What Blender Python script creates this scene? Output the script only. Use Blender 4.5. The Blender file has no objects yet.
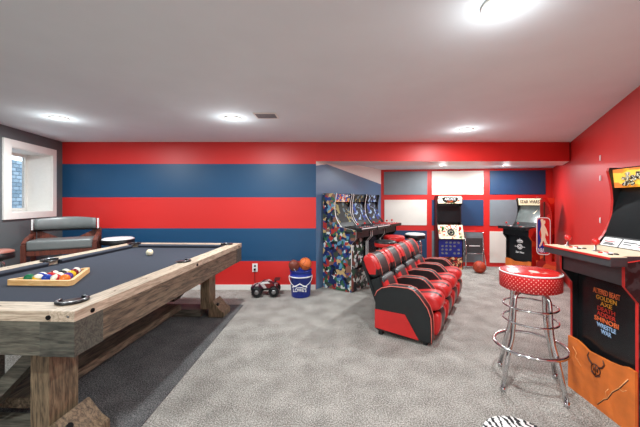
import bpy, bmesh, math, random
from mathutils import Vector, Matrix
random.seed(7)
C = bpy.context.scene.collection
PI = math.pi
def rad(d): return d*PI/180
def lin(c):
    c/=255.0
    return c/12.92 if c<=0.04045 else ((c+0.055)/1.055)**2.4
def rgb(r,g,b): return (lin(r),lin(g),lin(b),1)

# ------------------------------------------------------------ materials
def base_mat(name, rough=0.5, metal=0.0, spec=0.5):
    m=bpy.data.materials.new(name); m.use_nodes=True
    nt=m.node_tree; b=nt.nodes['Principled BSDF']
    b.inputs['Roughness'].default_value=rough; b.inputs['Metallic'].default_value=metal
    b.inputs['Specular IOR Level'].default_value=spec
    return m,nt,b
def coords(nt, scale=(1,1,1), kind='Object', rot=(0,0,0)):
    tc=nt.nodes.new('ShaderNodeTexCoord'); mp=nt.nodes.new('ShaderNodeMapping')
    mp.inputs['Scale'].default_value=scale; mp.inputs['Rotation'].default_value=rot
    nt.links.new(tc.outputs[kind],mp.inputs['Vector']); return mp.outputs['Vector']
def ramp(nt, fac, stops, interp='LINEAR'):
    r=nt.nodes.new('ShaderNodeValToRGB'); r.color_ramp.interpolation=interp
    e=r.color_ramp.elements
    e[0].position=stops[0][0]; e[0].color=stops[0][1]
    e[1].position=stops[1][0]; e[1].color=stops[1][1]
    for p,c in stops[2:]:
        x=e.new(p); x.color=c
    nt.links.new(fac,r.inputs['Fac']); return r.outputs['Color']
def noise(nt, vec, scale, detail=4, rough=.5):
    n=nt.nodes.new('ShaderNodeTexNoise'); n.inputs['Scale'].default_value=scale
    n.inputs['Detail'].default_value=detail; n.inputs['Roughness'].default_value=rough
    nt.links.new(vec,n.inputs['Vector']); return n.outputs['Fac']
def bump(nt,b,h,strength=.2,dist=.01):
    n=nt.nodes.new('ShaderNodeBump'); n.inputs['Strength'].default_value=strength; n.inputs['Distance'].default_value=dist
    nt.links.new(h,n.inputs['Height']); nt.links.new(n.outputs['Normal'],b.inputs['Normal'])
def mul(c,k): return (min(1,c[0]*k),min(1,c[1]*k),min(1,c[2]*k),1)
def plain(name, col, rough=.5, metal=0, spec=.5, vary=.12, scale=30, bmp=0):
    m,nt,b=base_mat(name,rough,metal,spec)
    v=coords(nt); f=noise(nt,v,scale)
    nt.links.new(ramp(nt,f,[(.3,mul(col,1-vary)),(.7,mul(col,1+vary))]),b.inputs['Base Color'])
    if bmp: bump(nt,b,f,bmp,.003)
    return m
def emit(name,col,strength):
    m,nt,b=base_mat(name); b.inputs['Base Color'].default_value=(0,0,0,1)
    b.inputs['Emission Color'].default_value=col; b.inputs['Emission Strength'].default_value=strength
    return m
def wood(name,c1,c2,axis='y',rough=.55,sc=1.0):
    m,nt,b=base_mat(name,rough)
    s={'x':(1.0,9,9),'y':(9,1.0,9),'z':(9,9,1.0)}[axis]
    v=coords(nt,tuple(k*sc for k in s))
    n1=noise(nt,v,1.4,5,.6)                      # broad figure
    v2=coords(nt,tuple(k*sc*4.5 for k in s)); n2=noise(nt,v2,2.2,5,.7)   # fine fibres
    w=nt.nodes.new('ShaderNodeMath'); w.operation='MULTIPLY'; w.inputs[1].default_value=9; nt.links.new(n1,w.inputs[0])
    fr=nt.nodes.new('ShaderNodeMath'); fr.operation='PINGPONG'; fr.inputs[1].default_value=.5; nt.links.new(w.outputs[0],fr.inputs[0])
    mx=nt.nodes.new('ShaderNodeMath'); mx.operation='MULTIPLY_ADD'; mx.inputs[1].default_value=.55
    nt.links.new(fr.outputs[0],mx.inputs[0])
    hf=nt.nodes.new('ShaderNodeMath'); hf.operation='MULTIPLY'; hf.inputs[1].default_value=.75
    nt.links.new(n2,hf.inputs[0]); nt.links.new(hf.outputs[0],mx.inputs[2])
    nt.links.new(ramp(nt,mx.outputs[0],[(.28,c1),(.68,c2)]),b.inputs['Base Color'])
    bump(nt,b,mx.outputs[0],.3,.003)
    return m
def patches(name, cols, scale=14, rough=.35, stretch=(1,1,1), em=0):
    m,nt,b=base_mat(name,rough)
    v=coords(nt,stretch)
    nz=nt.nodes.new('ShaderNodeTexNoise'); nz.inputs['Scale'].default_value=scale*.6; nt.links.new(v,nz.inputs['Vector'])
    ad=nt.nodes.new('ShaderNodeVectorMath'); ad.operation='MULTIPLY_ADD'; ad.inputs[1].default_value=(.12,.12,.12)
    nt.links.new(nz.outputs['Color'],ad.inputs[0]); nt.links.new(v,ad.inputs[2])
    vo=nt.nodes.new('ShaderNodeTexVoronoi'); vo.inputs['Scale'].default_value=scale
    nt.links.new(ad.outputs[0],vo.inputs['Vector'])
    sp=nt.nodes.new('ShaderNodeSeparateColor'); nt.links.new(vo.outputs['Color'],sp.inputs['Color'])
    n=len(cols); col=ramp(nt,sp.outputs[0],[(i/n,c) for i,c in enumerate(cols)],'CONSTANT')
    nt.links.new(col,b.inputs['Base Color'])
    if em:
        nt.links.new(col,b.inputs['Emission Color']); b.inputs['Emission Strength'].default_value=em
    return m
WHITE=rgb(225,223,218); BLACK=rgb(22,22,24)
M={}
M['red_wall']=plain('red_wall_paint',rgb(206,40,36),.45,vary=.03,scale=3)
M['grey_wall']=plain('grey_wall_paint',rgb(94,98,100),.6,vary=.03,scale=3)
M['blue_wall']=plain('steel_blue_paint',rgb(92,122,156),.35,vary=.03,scale=3)
M['ceil']=plain('ceiling_white',rgb(232,242,246),.8,vary=.02,scale=3)
M['white_trim']=plain('white_trim_paint',rgb(236,234,228),.4,vary=.02)
M['blue_panel']=plain('navy_panel_paint',rgb(30,64,100),.5,vary=.05,scale=6)
M['grey_panel']=plain('grey_panel_paint',rgb(118,128,134),.5,vary=.05,scale=6)
M['white_panel']=plain('white_panel_paint',rgb(228,225,216),.5,vary=.02,scale=6)
def stripes():
    m,nt,b=base_mat('striped_wall_paint',.45)
    tc=nt.nodes.new('ShaderNodeNewGeometry'); s=nt.nodes.new('ShaderNodeSeparateXYZ')
    nt.links.new(tc.outputs['Position'],s.inputs[0])
    d=nt.nodes.new('ShaderNodeMath'); d.operation='DIVIDE'; d.inputs[1].default_value=2.4
    nt.links.new(s.outputs['Z'],d.inputs[0])
    R=rgb(210,42,39); B=rgb(23,72,110)
    c=ramp(nt,d.outputs[0],[(0,R),(.419/2.4,B),(.905/2.4,R),(1.367/2.4,B),(1.862/2.4,R)],'CONSTANT')
    nt.links.new(c,b.inputs['Base Color']); return m
M['stripes']=stripes()
def carpet(name,c1,c2,c3):
    m,nt,b=base_mat(name,.95,spec=.1)
    v=coords(nt)
    f=noise(nt,v,115,4,.8); g=noise(nt,v,5,3)
    a=nt.nodes.new('ShaderNodeMath'); a.operation='MULTIPLY_ADD'; a.inputs[1].default_value=.18
    nt.links.new(g,a.inputs[0]); nt.links.new(f,a.inputs[2])
    nt.links.new(ramp(nt,a.outputs[0],[(.42,c1),(.58,c2),(.74,c3)]),b.inputs['Base Color'])
    bump(nt,b,f,.8,.02); return m
M['carpet']=carpet('grey_cut_pile_carpet',rgb(84,81,76),rgb(158,154,147),rgb(232,229,222))
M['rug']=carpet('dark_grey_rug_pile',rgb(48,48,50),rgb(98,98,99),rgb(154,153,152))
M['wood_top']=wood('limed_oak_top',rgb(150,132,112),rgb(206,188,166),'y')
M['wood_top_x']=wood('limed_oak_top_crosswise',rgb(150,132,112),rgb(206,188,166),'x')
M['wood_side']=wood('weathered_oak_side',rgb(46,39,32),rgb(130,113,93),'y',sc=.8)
M['wood_side_x']=wood('weathered_oak_crosswise_shaded',rgb(48,46,40),rgb(108,104,92),'x',sc=.8)  # greyer and darker: shade of the unlit front faces put into the colour
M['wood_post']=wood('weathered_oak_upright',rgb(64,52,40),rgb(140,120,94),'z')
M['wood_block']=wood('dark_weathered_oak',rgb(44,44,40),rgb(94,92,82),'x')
M['cloth']=plain('charcoal_billiard_cloth',rgb(64,68,78),.95,spec=.15,vary=.06,scale=200)
M['leather']=plain('black_leather',rgb(20,20,22),.3)
M['metal_dark']=plain('black_iron',rgb(20,20,22),.35,.6)
M['chrome']=plain('chrome',rgb(210,210,212),.12,1,vary=.03)
M['steel']=plain('brushed_steel',rgb(170,170,172),.3,1,vary=.05)
M['black']=plain('black_plastic',rgb(20,21,23),.35)
M['blackp']=plain('black_panel',rgb(26,28,30),.25)
M['dark_grey']=plain('dark_grey_plastic',rgb(58,60,62),.4)
M['redp']=plain('red_plastic',rgb(205,32,30),.35)
M['red_tm']=plain('red_edge_trim',rgb(196,40,34),.4)
M['bluep']=plain('royal_blue_plastic',rgb(18,44,140),.35)
M['whitep']=plain('white_plastic',rgb(235,235,235),.35,vary=.02)
M['cream']=plain('cream_print',rgb(240,224,192),.4,vary=.04)
M['vred']=plain('red_vinyl',rgb(198,40,40),.38,vary=.06,scale=8,bmp=.1)
M['vblack']=plain('black_vinyl',rgb(28,32,34),.38,vary=.15,scale=8,bmp=.1)
M['vgrey']=plain('charcoal_vinyl',rgb(54,51,51),.42,vary=.15,scale=8,bmp=.1)
M['vgreyl']=plain('grey_vinyl',rgb(108,112,112),.35,vary=.08,scale=8,bmp=.1)
M['vbrown']=plain('brown_vinyl',rgb(150,92,78),.35,vary=.1)
M['piping']=plain('pale_red_piping',rgb(224,120,108),.5)
M['brownwood']=wood('mahogany_wood',rgb(60,26,18),rgb(112,52,36),'z')
M['rackwood']=wood('honey_pine',rgb(214,160,96),rgb(240,196,136),'x')
M['orange']=plain('orange_art_board',rgb(214,112,44),.4,vary=.18,scale=9)
M['ink']=plain('dark_brown_ink',rgb(70,30,14),.5)
M['orange_l']=plain('pale_orange_ink',rgb(240,170,110),.5)
M['screen']=plain('dark_screen_glass',rgb(20,25,27),.3,0,.25,vary=.3,scale=4)
M['screen_g']=plain('grey_screen_glass',rgb(92,98,96),.15,vary=.4,scale=5)
M['cream_lit']=patches('lit_cream_marquee',[rgb(245,226,185),rgb(246,230,192)],5,em=.45)
M['gold']=plain('gold_print',rgb(236,160,50),.4)
M['txt_red']=plain('red_print',rgb(200,50,34),.4)
M['txt_blue']=plain('pale_blue_print',rgb(160,190,225),.4)
M['txt_or']=plain('orange_print',rgb(232,110,60),.4)
M['art_comic']=patches('comic_side_art',[rgb(34,56,120),rgb(205,210,205),rgb(24,34,70),rgb(165,50,45),rgb(50,100,70),rgb(28,40,86),rgb(190,160,110),rgb(90,140,170),rgb(18,22,34),rgb(130,90,75),rgb(60,70,60)],19)
M['art_bw']=patches('black_white_art',[rgb(20,20,24),rgb(228,228,222),rgb(30,32,36),rgb(205,205,205),rgb(120,60,50),rgb(24,26,40),rgb(50,80,60)],20)
M['art_blue']=patches('blue_game_art',[rgb(12,14,24),rgb(30,60,150),rgb(12,12,18),rgb(20,20,30),rgb(150,180,210),rgb(14,18,30)],20,rough=.6,em=.08)
M['art_olive']=patches('olive_game_picture',[rgb(20,20,18),rgb(150,140,80),rgb(24,26,22),rgb(20,20,24),rgb(26,26,26),rgb(90,110,120)],20,rough=.6,em=.08)
M['art_marq']=patches('bright_marquee_art',[rgb(40,90,170),rgb(220,170,90),rgb(190,60,60),rgb(30,30,50),rgb(230,225,210)],30,em=.2)
M['art_fire']=patches('flame_marquee_art',[rgb(240,170,50),rgb(238,150,45),rgb(244,200,80),rgb(232,130,60)],9,em=.6,stretch=(1,1,2))
M['art_skel']=patches('black_white_marquee_figure',[rgb(20,20,20),rgb(235,230,210),rgb(60,50,30),rgb(220,200,140)],60)
M['art_orange']=patches('orange_side_art',[rgb(196,40,32),rgb(214,92,50),rgb(150,26,24),rgb(206,54,40)],7)
M['art_red']=patches('red_riser_art',[rgb(170,40,34),rgb(30,24,24),rgb(220,190,140),rgb(196,80,40),rgb(60,30,28)],26)
M['art_cream']=patches('cream_control_art',[rgb(240,230,200),rgb(236,226,194),rgb(240,230,200),rgb(240,228,196),rgb(240,230,200),rgb(238,228,196),rgb(200,70,50),rgb(240,230,204),rgb(80,130,80)],30,em=.12)
M['art_dark']=patches('dark_scroll_side_art',[rgb(26,30,32),rgb(52,58,60),rgb(20,22,24),rgb(36,42,44)],22)
M['glass']=None
m,nt,b=base_mat('window_glass',.02); b.inputs['Transmission Weight'].default_value=1; b.inputs['IOR'].default_value=1.05; M['glass']=m
def stonework():
    m,nt,b=base_mat('blue_grey_stone_blocks',.8)
    v=coords(nt,(1,1,1))
    br=nt.nodes.new('ShaderNodeTexBrick'); br.inputs['Scale'].default_value=4
    br.inputs['Color1'].default_value=rgb(88,112,128); br.inputs['Color2'].default_value=rgb(140,160,172); br.inputs['Mortar'].default_value=rgb(60,78,92)
    br.inputs['Mortar Size'].default_value=.03
    mp=nt.nodes.new('ShaderNodeMapping'); mp.inputs['Rotation'].default_value=(PI/2,0,0)
    nt.links.new(v,mp.inputs['Vector']); nt.links.new(mp.outputs[0],br.inputs['Vector'])
    nt.links.new(br.outputs['Color'],b.inputs['Base Color']); return m
M['stone']=stonework()
def dotted():
    m,nt,b=base_mat('red_sparkle_vinyl_with_white_dots',.3)
    tc=nt.nodes.new('ShaderNodeTexCoord'); s=nt.nodes.new('ShaderNodeSeparateXYZ'); nt.links.new(tc.outputs['Object'],s.inputs[0])
    at=nt.nodes.new('ShaderNodeMath'); at.operation='ARCTAN2'; nt.links.new(s.outputs['Y'],at.inputs[0]); nt.links.new(s.outputs['X'],at.inputs[1])
    def k(op,a,v):
        n=nt.nodes.new('ShaderNodeMath'); n.operation=op
        nt.links.new(a,n.inputs[0])
        if isinstance(v,(int,float)): n.inputs[1].default_value=v
        else: nt.links.new(v,n.inputs[1])
        return n.outputs[0]
    u=k('MULTIPLY',at.outputs[0],92/(2*PI)); w=k('MULTIPLY',s.outputs['Z'],1/.0145)
    p=k('ADD',u,w); q=k('SUBTRACT',u,w)
    def cell(x): return k('ABSOLUTE',k('SUBTRACT',k('FRACT',k('MULTIPLY',x,.5),0),.5),0)
    d=k('ADD',k('POWER',cell(p),2),k('POWER',cell(q),2))
    nt.links.new(ramp(nt,d,[(0,rgb(240,190,180)),(.03,rgb(196,22,26))],'CONSTANT'),b.inputs['Base Color'])
    return m
M['dots']=dotted()
M['lamp']=emit('lamp_glow',(1,.97,.92,1),14)
def fracfix(): pass

# ------------------------------------------------------------ mesh helpers
class MB:
    def __init__(s): s.bm=bmesh.new()
    def _mat(s,faces,mi):
        for f in faces: f.material_index=mi
    def box(s,x0,x1,y0,y1,z0,z1,bev=0,mi=0,T=None,seg=2):
        t=bmesh.new(); bmesh.ops.create_cube(t,size=1)
        for v in t.verts: v.co=Vector(((x0+x1)/2+v.co.x*(x1-x0),(y0+y1)/2+v.co.y*(y1-y0),(z0+z1)/2+v.co.z*(z1-z0)))
        if bev: bmesh.ops.bevel(t,geom=t.edges[:],offset=bev,segments=seg,affect='EDGES',profile=.7)
        return s.merge(t,mi,T)
    def merge(s,t,mi=0,T=None,smooth=False):
        if T is not None: t.transform(T)
        for f in t.faces:
            f.material_index=mi; f.smooth=smooth
        me=bpy.data.meshes.new('tmp'); t.to_mesh(me); t.free(); s.bm.from_mesh(me); bpy.data.meshes.remove(me); return s
    def cyl(s,p0,p1,r,r2=None,n=20,mi=0,smooth=True):
        p0=Vector(p0);p1=Vector(p1);d=p1-p0
        t=bmesh.new(); bmesh.ops.create_cone(t,cap_ends=True,segments=n,radius1=r,radius2=r if r2 is None else r2,depth=d.length)
        T=Matrix.Translation((p0+p1)/2)@d.to_track_quat('Z','Y').to_matrix().to_4x4()
        t.transform(T)
        for f in t.faces: f.smooth=smooth and len(f.verts)==4; f.material_index=mi
        me=bpy.data.meshes.new('tmp'); t.to_mesh(me); t.free(); s.bm.from_mesh(me); bpy.data.meshes.remove(me); return s
    def sphere(s,c,r,mi=0,n=20,sc=(1,1,1),T=None):
        t=bmesh.new(); bmesh.ops.create_uvsphere(t,u_segments=n,v_segments=n//2,radius=r)
        t.transform(Matrix.Translation(Vector(c))@Matrix.Diagonal((*sc,1)))
        return s.merge(t,mi,T,True)
    def prism(s,pts,axis,a,b,mi=0,bev=0,T=None):
        """polygon pts in the plane normal to axis, extruded a..b; axis x: pts=(y,z); y: (x,z); z: (x,y)"""
        t=bmesh.new()
        def P(p,q): return {'x':(q,p[0],p[1]),'y':(p[0],q,p[1]),'z':(p[0],p[1],q)}[axis]
        A=[t.verts.new(P(p,a)) for p in pts]; B=[t.verts.new(P(p,b)) for p in pts]
        t.faces.new(A); t.faces.new(B[::-1]); n=len(pts)
        for i in range(n): t.faces.new((A[i],B[i],B[(i+1)%n],A[(i+1)%n]))
        bmesh.ops.recalc_face_normals(t,faces=t.faces)
        if bev: bmesh.ops.bevel(t,geom=t.edges[:],offset=bev,segments=2,affect='EDGES')
        return s.merge(t,mi,T)
    def tube(s,pts,r,n=10,mi=0,closed=False):
        pts=[Vector(p) for p in pts]; N=len(pts); t=bmesh.new(); rings=[]; up=None
        for i,p in enumerate(pts):
            if closed: d=(pts[(i+1)%N]-pts[i-1])
            else: d=pts[min(i+1,N-1)]-pts[max(i-1,0)]
            d.normalize()
            if up is None:
                up=Vector((0,0,1)) if abs(d.z)<.9 else Vector((1,0,0))
            a=(up-d*up.dot(d)).normalized(); c=d.cross(a); up=a
            rr=r[i] if isinstance(r,(list,tuple)) else r
            rings.append([t.verts.new(p+a*rr*math.cos(2*PI*k/n)+c*rr*math.sin(2*PI*k/n)) for k in range(n)])
        for i in range(N if closed else N-1):
            A=rings[i];B=rings[(i+1)%N]
            for k in range(n): t.faces.new((A[k],A[(k+1)%n],B[(k+1)%n],B[k]))
        if not closed: t.faces.new(rings[0][::-1]); t.faces.new(rings[-1])
        bmesh.ops.recalc_face_normals(t,faces=t.faces)
        return s.merge(t,mi,None,True)
    def lathe(s,prof,n=32,mi=0,c=(0,0,0),smooth=True):
        t=bmesh.new(); rings=[]
        for r,z in prof: rings.append([t.verts.new((c[0]+max(r,.0005)*math.cos(2*PI*k/n),c[1]+max(r,.0005)*math.sin(2*PI*k/n),c[2]+z)) for k in range(n)])
        for i in range(len(prof)-1):
            for k in range(n): t.faces.new((rings[i][k],rings[i][(k+1)%n],rings[i+1][(k+1)%n],rings[i+1][k]))
        t.faces.new(rings[0][::-1]); t.faces.new(rings[-1])
        bmesh.ops.recalc_face_normals(t,faces=t.faces)
        return s.merge(t,mi,None,smooth)
    def torus(s,c,R,r,n=40,m=10,mi=0,rot=None):
        pts=[]
        for k in range(n):
            v=Vector((R*math.cos(2*PI*k/n),R*math.sin(2*PI*k/n),0))
            if rot: v=rot@v
            pts.append(Vector(c)+v)
        return s.tube(pts,r,m,mi,True)
    def build(s,name,mats,parent=None,loc=None,rot=None,origin=None):
        me=bpy.data.meshes.new(name)
        if origin is not None:
            s.bm.transform(Matrix.Translation(-Vector(origin))); loc=origin
        s.bm.to_mesh(me); s.bm.free()
        for m_ in (mats if isinstance(mats,(list,tuple)) else [mats]): me.materials.append(m_)
        o=bpy.data.objects.new(name,me); C.objects.link(o)
        if parent is not None: o.parent=parent
        if loc is not None: o.location=loc
        if rot is not None: o.rotation_euler=rot
        return o
def sharp(o,ang=35):
    return o
def thing(name,label,cat,loc=(0,0,0),rz=0,group=None):
    o=bpy.data.objects.new(name,None); C.objects.link(o); o.empty_display_size=.1
    o.location=loc; o.rotation_euler=(0,0,rz); o['label']=label; o['category']=cat
    if group: o['group']=group
    return o
def tag(o,label,cat,group=None):
    o['label']=label; o['category']=cat
    if group: o['group']=group
    return o
def struct(name,mb,mats,parent=None,**k):
    o=mb.build(name,mats,parent,**k)
    if parent is None: o['kind']='structure'
    return o
def copy_tree(o,parent=None):
    c=o.copy(); C.objects.link(c)
    if parent is not None: c.parent=parent
    for ch in list(o.children): copy_tree(ch,c)
    return c
def arc(cx,cy,r,a0,a1,n): return [(cx+r*math.cos(rad(a0+(a1-a0)*i/n)),cy+r*math.sin(rad(a0+(a1-a0)*i/n))) for i in range(n+1)]
def text(name,body,width,height,mat,parent,loc,rot=(PI/2,0,0),ext=.001,shear=0):
    cu=bpy.data.curves.new(name,'FONT'); cu.body=body; cu.size=1; cu.extrude=.01; cu.align_x='CENTER'; cu.align_y='CENTER'; cu.shear=shear; cu.offset=.012
    cu.resolution_u=3
    to=bpy.data.objects.new('t',cu); C.objects.link(to)
    bpy.context.view_layer.update()
    me=bpy.data.meshes.new_from_object(to.evaluated_get(bpy.context.evaluated_depsgraph_get()))
    bpy.data.objects.remove(to); bpy.data.curves.remove(cu)
    xs=[v.co.x for v in me.vertices]; ys=[v.co.y for v in me.vertices]
    w=max(xs)-min(xs); h=max(ys)-min(ys); cx=(max(xs)+min(xs))/2; cy=(max(ys)+min(ys))/2
    for v in me.vertices: v.co=Vector(((v.co.x-cx)*width/w,(v.co.y-cy)*height/h,v.co.z*ext/.01))
    me.name=name; me.materials.append(mat)
    o=bpy.data.objects.new(name,me); C.objects.link(o); o.parent=parent; o.location=loc; o.rotation_euler=rot
    return o

# ------------------------------------------------------------ room
ZC=2.191; ZA=1.972; ZB=1.905
CL=(-3.976,4.457); CA=(-.208,4.457); CB=(1.067,6.276); CR=(4.393,5.918); CM=(3.56,4.457); CT=(2.316,2.2); CQ=(2.316,-2.6); CP=(-2.58,-2.6)
def wall(name,p0,p1,z0,z1,mats,th=.1,ext=.0):
    p0=Vector(p0);p1=Vector(p1);d=(p1-p0).normalized(); n=Vector((d.y,-d.x))
    # room is on the left of p0->p1, thickness to the right
    a=p0-d*ext;b=p1+d*ext
    mb=MB(); mb.prism([tuple(a),tuple(b),tuple(b+n*th),tuple(a+n*th)],'z',z0,z1)
    return struct(name,mb,mats)
struct('floor',MB().box(-5,5.2,-2.9,6.8,-.1,0),M['carpet'])
struct('ceiling',MB().box(-5,4.8,-2.9,5.2,ZC,ZC+.1),M['ceil'])
struct('ceiling_alcove',MB().box(-.6,5.2,4.97,6.7,ZA,ZA+.1),M['ceil'])
wall('wall_back',CA,CL,0,ZC,M['stripes'],ext=.0)
# angled alcove wall: steel blue below, sloping white wedge above paints in the ceiling-light glow
d=Vector((CB[0]-CA[0],CB[1]-CA[1])); L=d.length; ang=math.atan2(d.y,d.x)
T=Matrix.Translation((CA[0],CA[1],0))@Matrix.Rotation(ang,4,'Z')
mb=MB(); mb.prism([(0,0),(L,0),(L,1.67),(.28,1.89),(0,1.84),(0,1.7)],'y',0,.1,0,T=T)
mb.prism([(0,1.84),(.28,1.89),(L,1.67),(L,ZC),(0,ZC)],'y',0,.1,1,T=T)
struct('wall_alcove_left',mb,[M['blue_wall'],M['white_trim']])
wall('wall_alcove_back',CR,CB,0,ZC,M['red_wall'],ext=.05)
wall('wall_right',CT,CR,0,ZC,M['red_wall'])
wall('wall_right_near',CQ,CT,0,ZC,M['red_wall'])
wall('wall_rear',CP,CQ,0,ZC,M['white_trim'],ext=.1)
# beam with red face and white underside
mb=MB(); mb.prism([(-.208,4.457),(3.56,4.457),(3.85,4.97),(.152,4.97)],'z',ZB,ZC-.001)
mb.bm.faces.ensure_lookup_table()
for f in mb.bm.faces:
    if f.normal.z<-.5: f.material_index=1
struct('trim_1',mb,[M['red_wall'],M['white_trim']])
# left wall with deep window opening (local x runs from back corner toward the camera)
wd=Vector((.2,-1)).normalized(); wang=math.atan2(wd.y,wd.x)
TL=Matrix.Translation((CL[0],CL[1],0))@Matrix.Rotation(wang,4,'Z')   # local +y points into the room
k=1.0198
wx0,wx1=(4.457-4.304)*k,(4.457-3.452)*k; fz0,fz1=1.093,2.045
ox0,ox1,oz0,oz1=wx0+.07,wx1-.10,fz0+.075,fz1-.085
mb=MB(); LW=7.3; th=.32
mb.box(-.1,ox0,-th,0,0,ZC,T=TL); mb.box(ox1,LW,-th,0,0,ZC,T=TL); mb.box(ox0,ox1,-th,0,0,oz0,T=TL); mb.box(ox0,ox1,-th,0,oz1,ZC,T=TL)
struct('wall_left',mb,M['grey_wall'])
win=bpy.data.objects.new('window_1',None); C.objects.link(win); win.matrix_world=TL; win['kind']='structure'
mb=MB()
mb.box(wx0,wx1,0,.022,oz1-.005,fz1,.004);mb.box(wx0,wx1,0,.022,fz0,oz0+.005,.004)
mb.box(wx0,ox0+.005,0,.022,oz0,oz1,.004);mb.box(ox1-.005,wx1,0,.022,oz0,oz1,.004)
mb.build('window_frame',M['white_trim'],win)
mb=MB(); g=.012
mb.box(ox0,ox0+g,-th,0,oz0,oz1);mb.box(ox1-g,ox1,-th,0,oz0,oz1);mb.box(ox0,ox1,-th,0,oz0,oz0+g);mb.box(ox0,ox1,-th,0,oz1-g,oz1)
mb.build('window_reveal',M['white_trim'],win)
mb=MB()
mb.box(ox0+g,ox0+.05,-th,-th+.04,oz0+g,oz1-g,.004);mb.box(ox1-.05,ox1-g,-th,-th+.04,oz0+g,oz1-g,.004)
mb.box(ox0+g,ox1-g,-th,-th+.04,oz0+g,oz0+.05,.004);mb.box(ox0+g,ox1-g,-th,-th+.04,oz1-.05,oz1-g,.004)
mb.build('window_sash',M['white_trim'],win)
MB().box(ox0+.05,ox1-.05,-th+.015,-th+.02,oz0+.05,oz1-.05).build('window_pane',M['glass'],win)
w=MB(); w.box(-1.2,3.0,-1.25,-1.15,.6,2.0,T=None)
o=w.build('trim_2',M['stone']); o.matrix_world=TL; o['kind']='structure'
# baseboards
mb=MB(); mb.box(-3.95,-.215,4.443,4.455,0,.074,.003); struct('baseboard_back',mb,M['white_trim'])
# alcove colour panels
Bv=Vector(CR)-Vector(CB); BL=Bv.length
def alc(px):
    # distance along the alcove back wall from its left corner where the sight line through column px meets it
    t=(px-330)/300
    s=(t*CB[1]-CB[0])/(Bv.x-t*Bv.y)
    return s*BL
TB=Matrix.Translation((CB[0],CB[1],0))@Matrix.Rotation(math.atan2(Bv.y,Bv.x),4,'Z')
panels=[(.06,.94,'grey_panel',2),(1.03,2.04,'white_panel',2),(2.16,3.21,'blue_panel',2),
        (.07,.93,'white_panel',1),(1.03,2.04,'blue_panel',1),(2.16,3.21,'grey_panel',1),
        (.06,.93,'blue_panel',0),(1.03,2.04,'grey_panel',0),(2.16,3.21,'white_panel',0)]
rows=[(.08,.71),(.82,1.345),(1.45,1.93)]
for i,(a,b_,mt,r) in enumerate(panels):
    mb=MB(); mb.box(a,b_,-.012,-.001,rows[r][0],rows[r][1],.003,T=TB)
    struct('trim_%d'%(i+3),mb,M[mt])

# ------------------------------------------------------------ ceiling lamps and vent
def downlight(x,y,label,z=ZC):
    t=thing('recessed_light',label,'ceiling light',(x,y,z-.001),0,'recessed ceiling lights')
    MB().lathe([(.062,0),(.085,0),(.088,-.004),(.082,-.009),(.064,-.008),(.060,-.002)],32).build('trim_ring',M['white_trim'],t)
    MB().lathe([(.0,-.003),(.060,-.003),(.060,-.001),(0,-.001)],32).build('lens',M['lamp'],t)
    return t
def lamp(x,y,z,e,r=.07,col=(.95,.99,1),spot=False):
    l=bpy.data.lights.new('downlight','POINT'); l.energy=e; l.color=col; l.shadow_soft_size=r
    o=bpy.data.objects.new('lamp_light',l); C.objects.link(o); o.location=(x,y,z); return o
def can(x,y,z,e,g):
    l=bpy.data.lights.new('downlight','AREA'); l.shape='DISK'; l.size=.13; l.energy=e; l.color=(.93,.99,1)
    o=bpy.data.objects.new('lamp_light',l); C.objects.link(o); o.location=(x,y,z-.012)
    lamp(x,y,z-.15,g,.06)
for x,y,lb,e in [(-2.87,3.18,'round recessed light at far left, nearest the window',22),(-1.03,3.18,'round recessed light left of the ceiling vent',22),
               (1.67,3.68,'round recessed light nearest the red beam, above the bar stool side',22),(.774,1.35,'round recessed light closest to the camera at top edge of view',22),
               (-2.0,.2,'unseen fill downlight added behind the camera on the left',24),(.9,-.9,'unseen fill downlight added behind the camera on the right',24),(-1.4,-1.6,'unseen fill downlight added by the rear wall',20)]:  # unseen fill lamps added behind the camera to brighten the room
    downlight(x,y,lb); can(x,y,ZC,e*2.0,3.0)
for x,y,lb in [(2.05,5.45,'round recessed light in the alcove on the left'),(3.2,5.45,'round recessed light in the alcove near the right wall')]:
    downlight(x,y,lb,ZA); can(x,y,ZA,28,2.0)
M['vent_grey']=plain('vent_grey',rgb(150,152,154),.5)
v=thing('ceiling_vent','small white louvred air vent in the ceiling','vent',(-.655,3.08,ZC-.001))
MB().box(-.105,.105,-.085,.085,-.003,0).build('backing',M['dark_grey'],v)
mb=MB()
for a in ((-.115,-.1,-.095,.095),(.1,.115,-.095,.095),(-.1,.1,-.095,-.08),(-.1,.1,.08,.095)): mb.box(a[0],a[1],a[2],a[3],-.01,0,.002)
mb.build('frame',M['white_trim'],v)
for i in range(7):
    y=-.068+i*.0227
    MB().box(-.1,.1,y-.006,y+.006,-.009,-.003,.001).build('slat',M['vent_grey'],v)

# ------------------------------------------------------------ rug and pool table
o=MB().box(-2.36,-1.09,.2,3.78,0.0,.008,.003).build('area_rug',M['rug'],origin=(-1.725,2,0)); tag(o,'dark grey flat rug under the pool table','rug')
W,LN,H=1.41,2.33,.79; w2,l2=W/2,LN/2; RZ=.009
tb=thing('pool_table','large rustic weathered oak pool table with charcoal cloth','pool table',(-1.848,2.589,RZ),-.04)
H-=RZ
# top cap boards
rw=.125
for sx in (-1,1):
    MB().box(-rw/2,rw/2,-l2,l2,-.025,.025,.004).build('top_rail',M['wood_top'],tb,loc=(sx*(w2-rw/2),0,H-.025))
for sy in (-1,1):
    MB().box(-w2+rw,w2-rw,-rw/2,rw/2,-.025,.025,.004).build('top_rail',M['wood_top_x'],tb,loc=(0,sy*(l2-rw/2),H-.0252))
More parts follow.
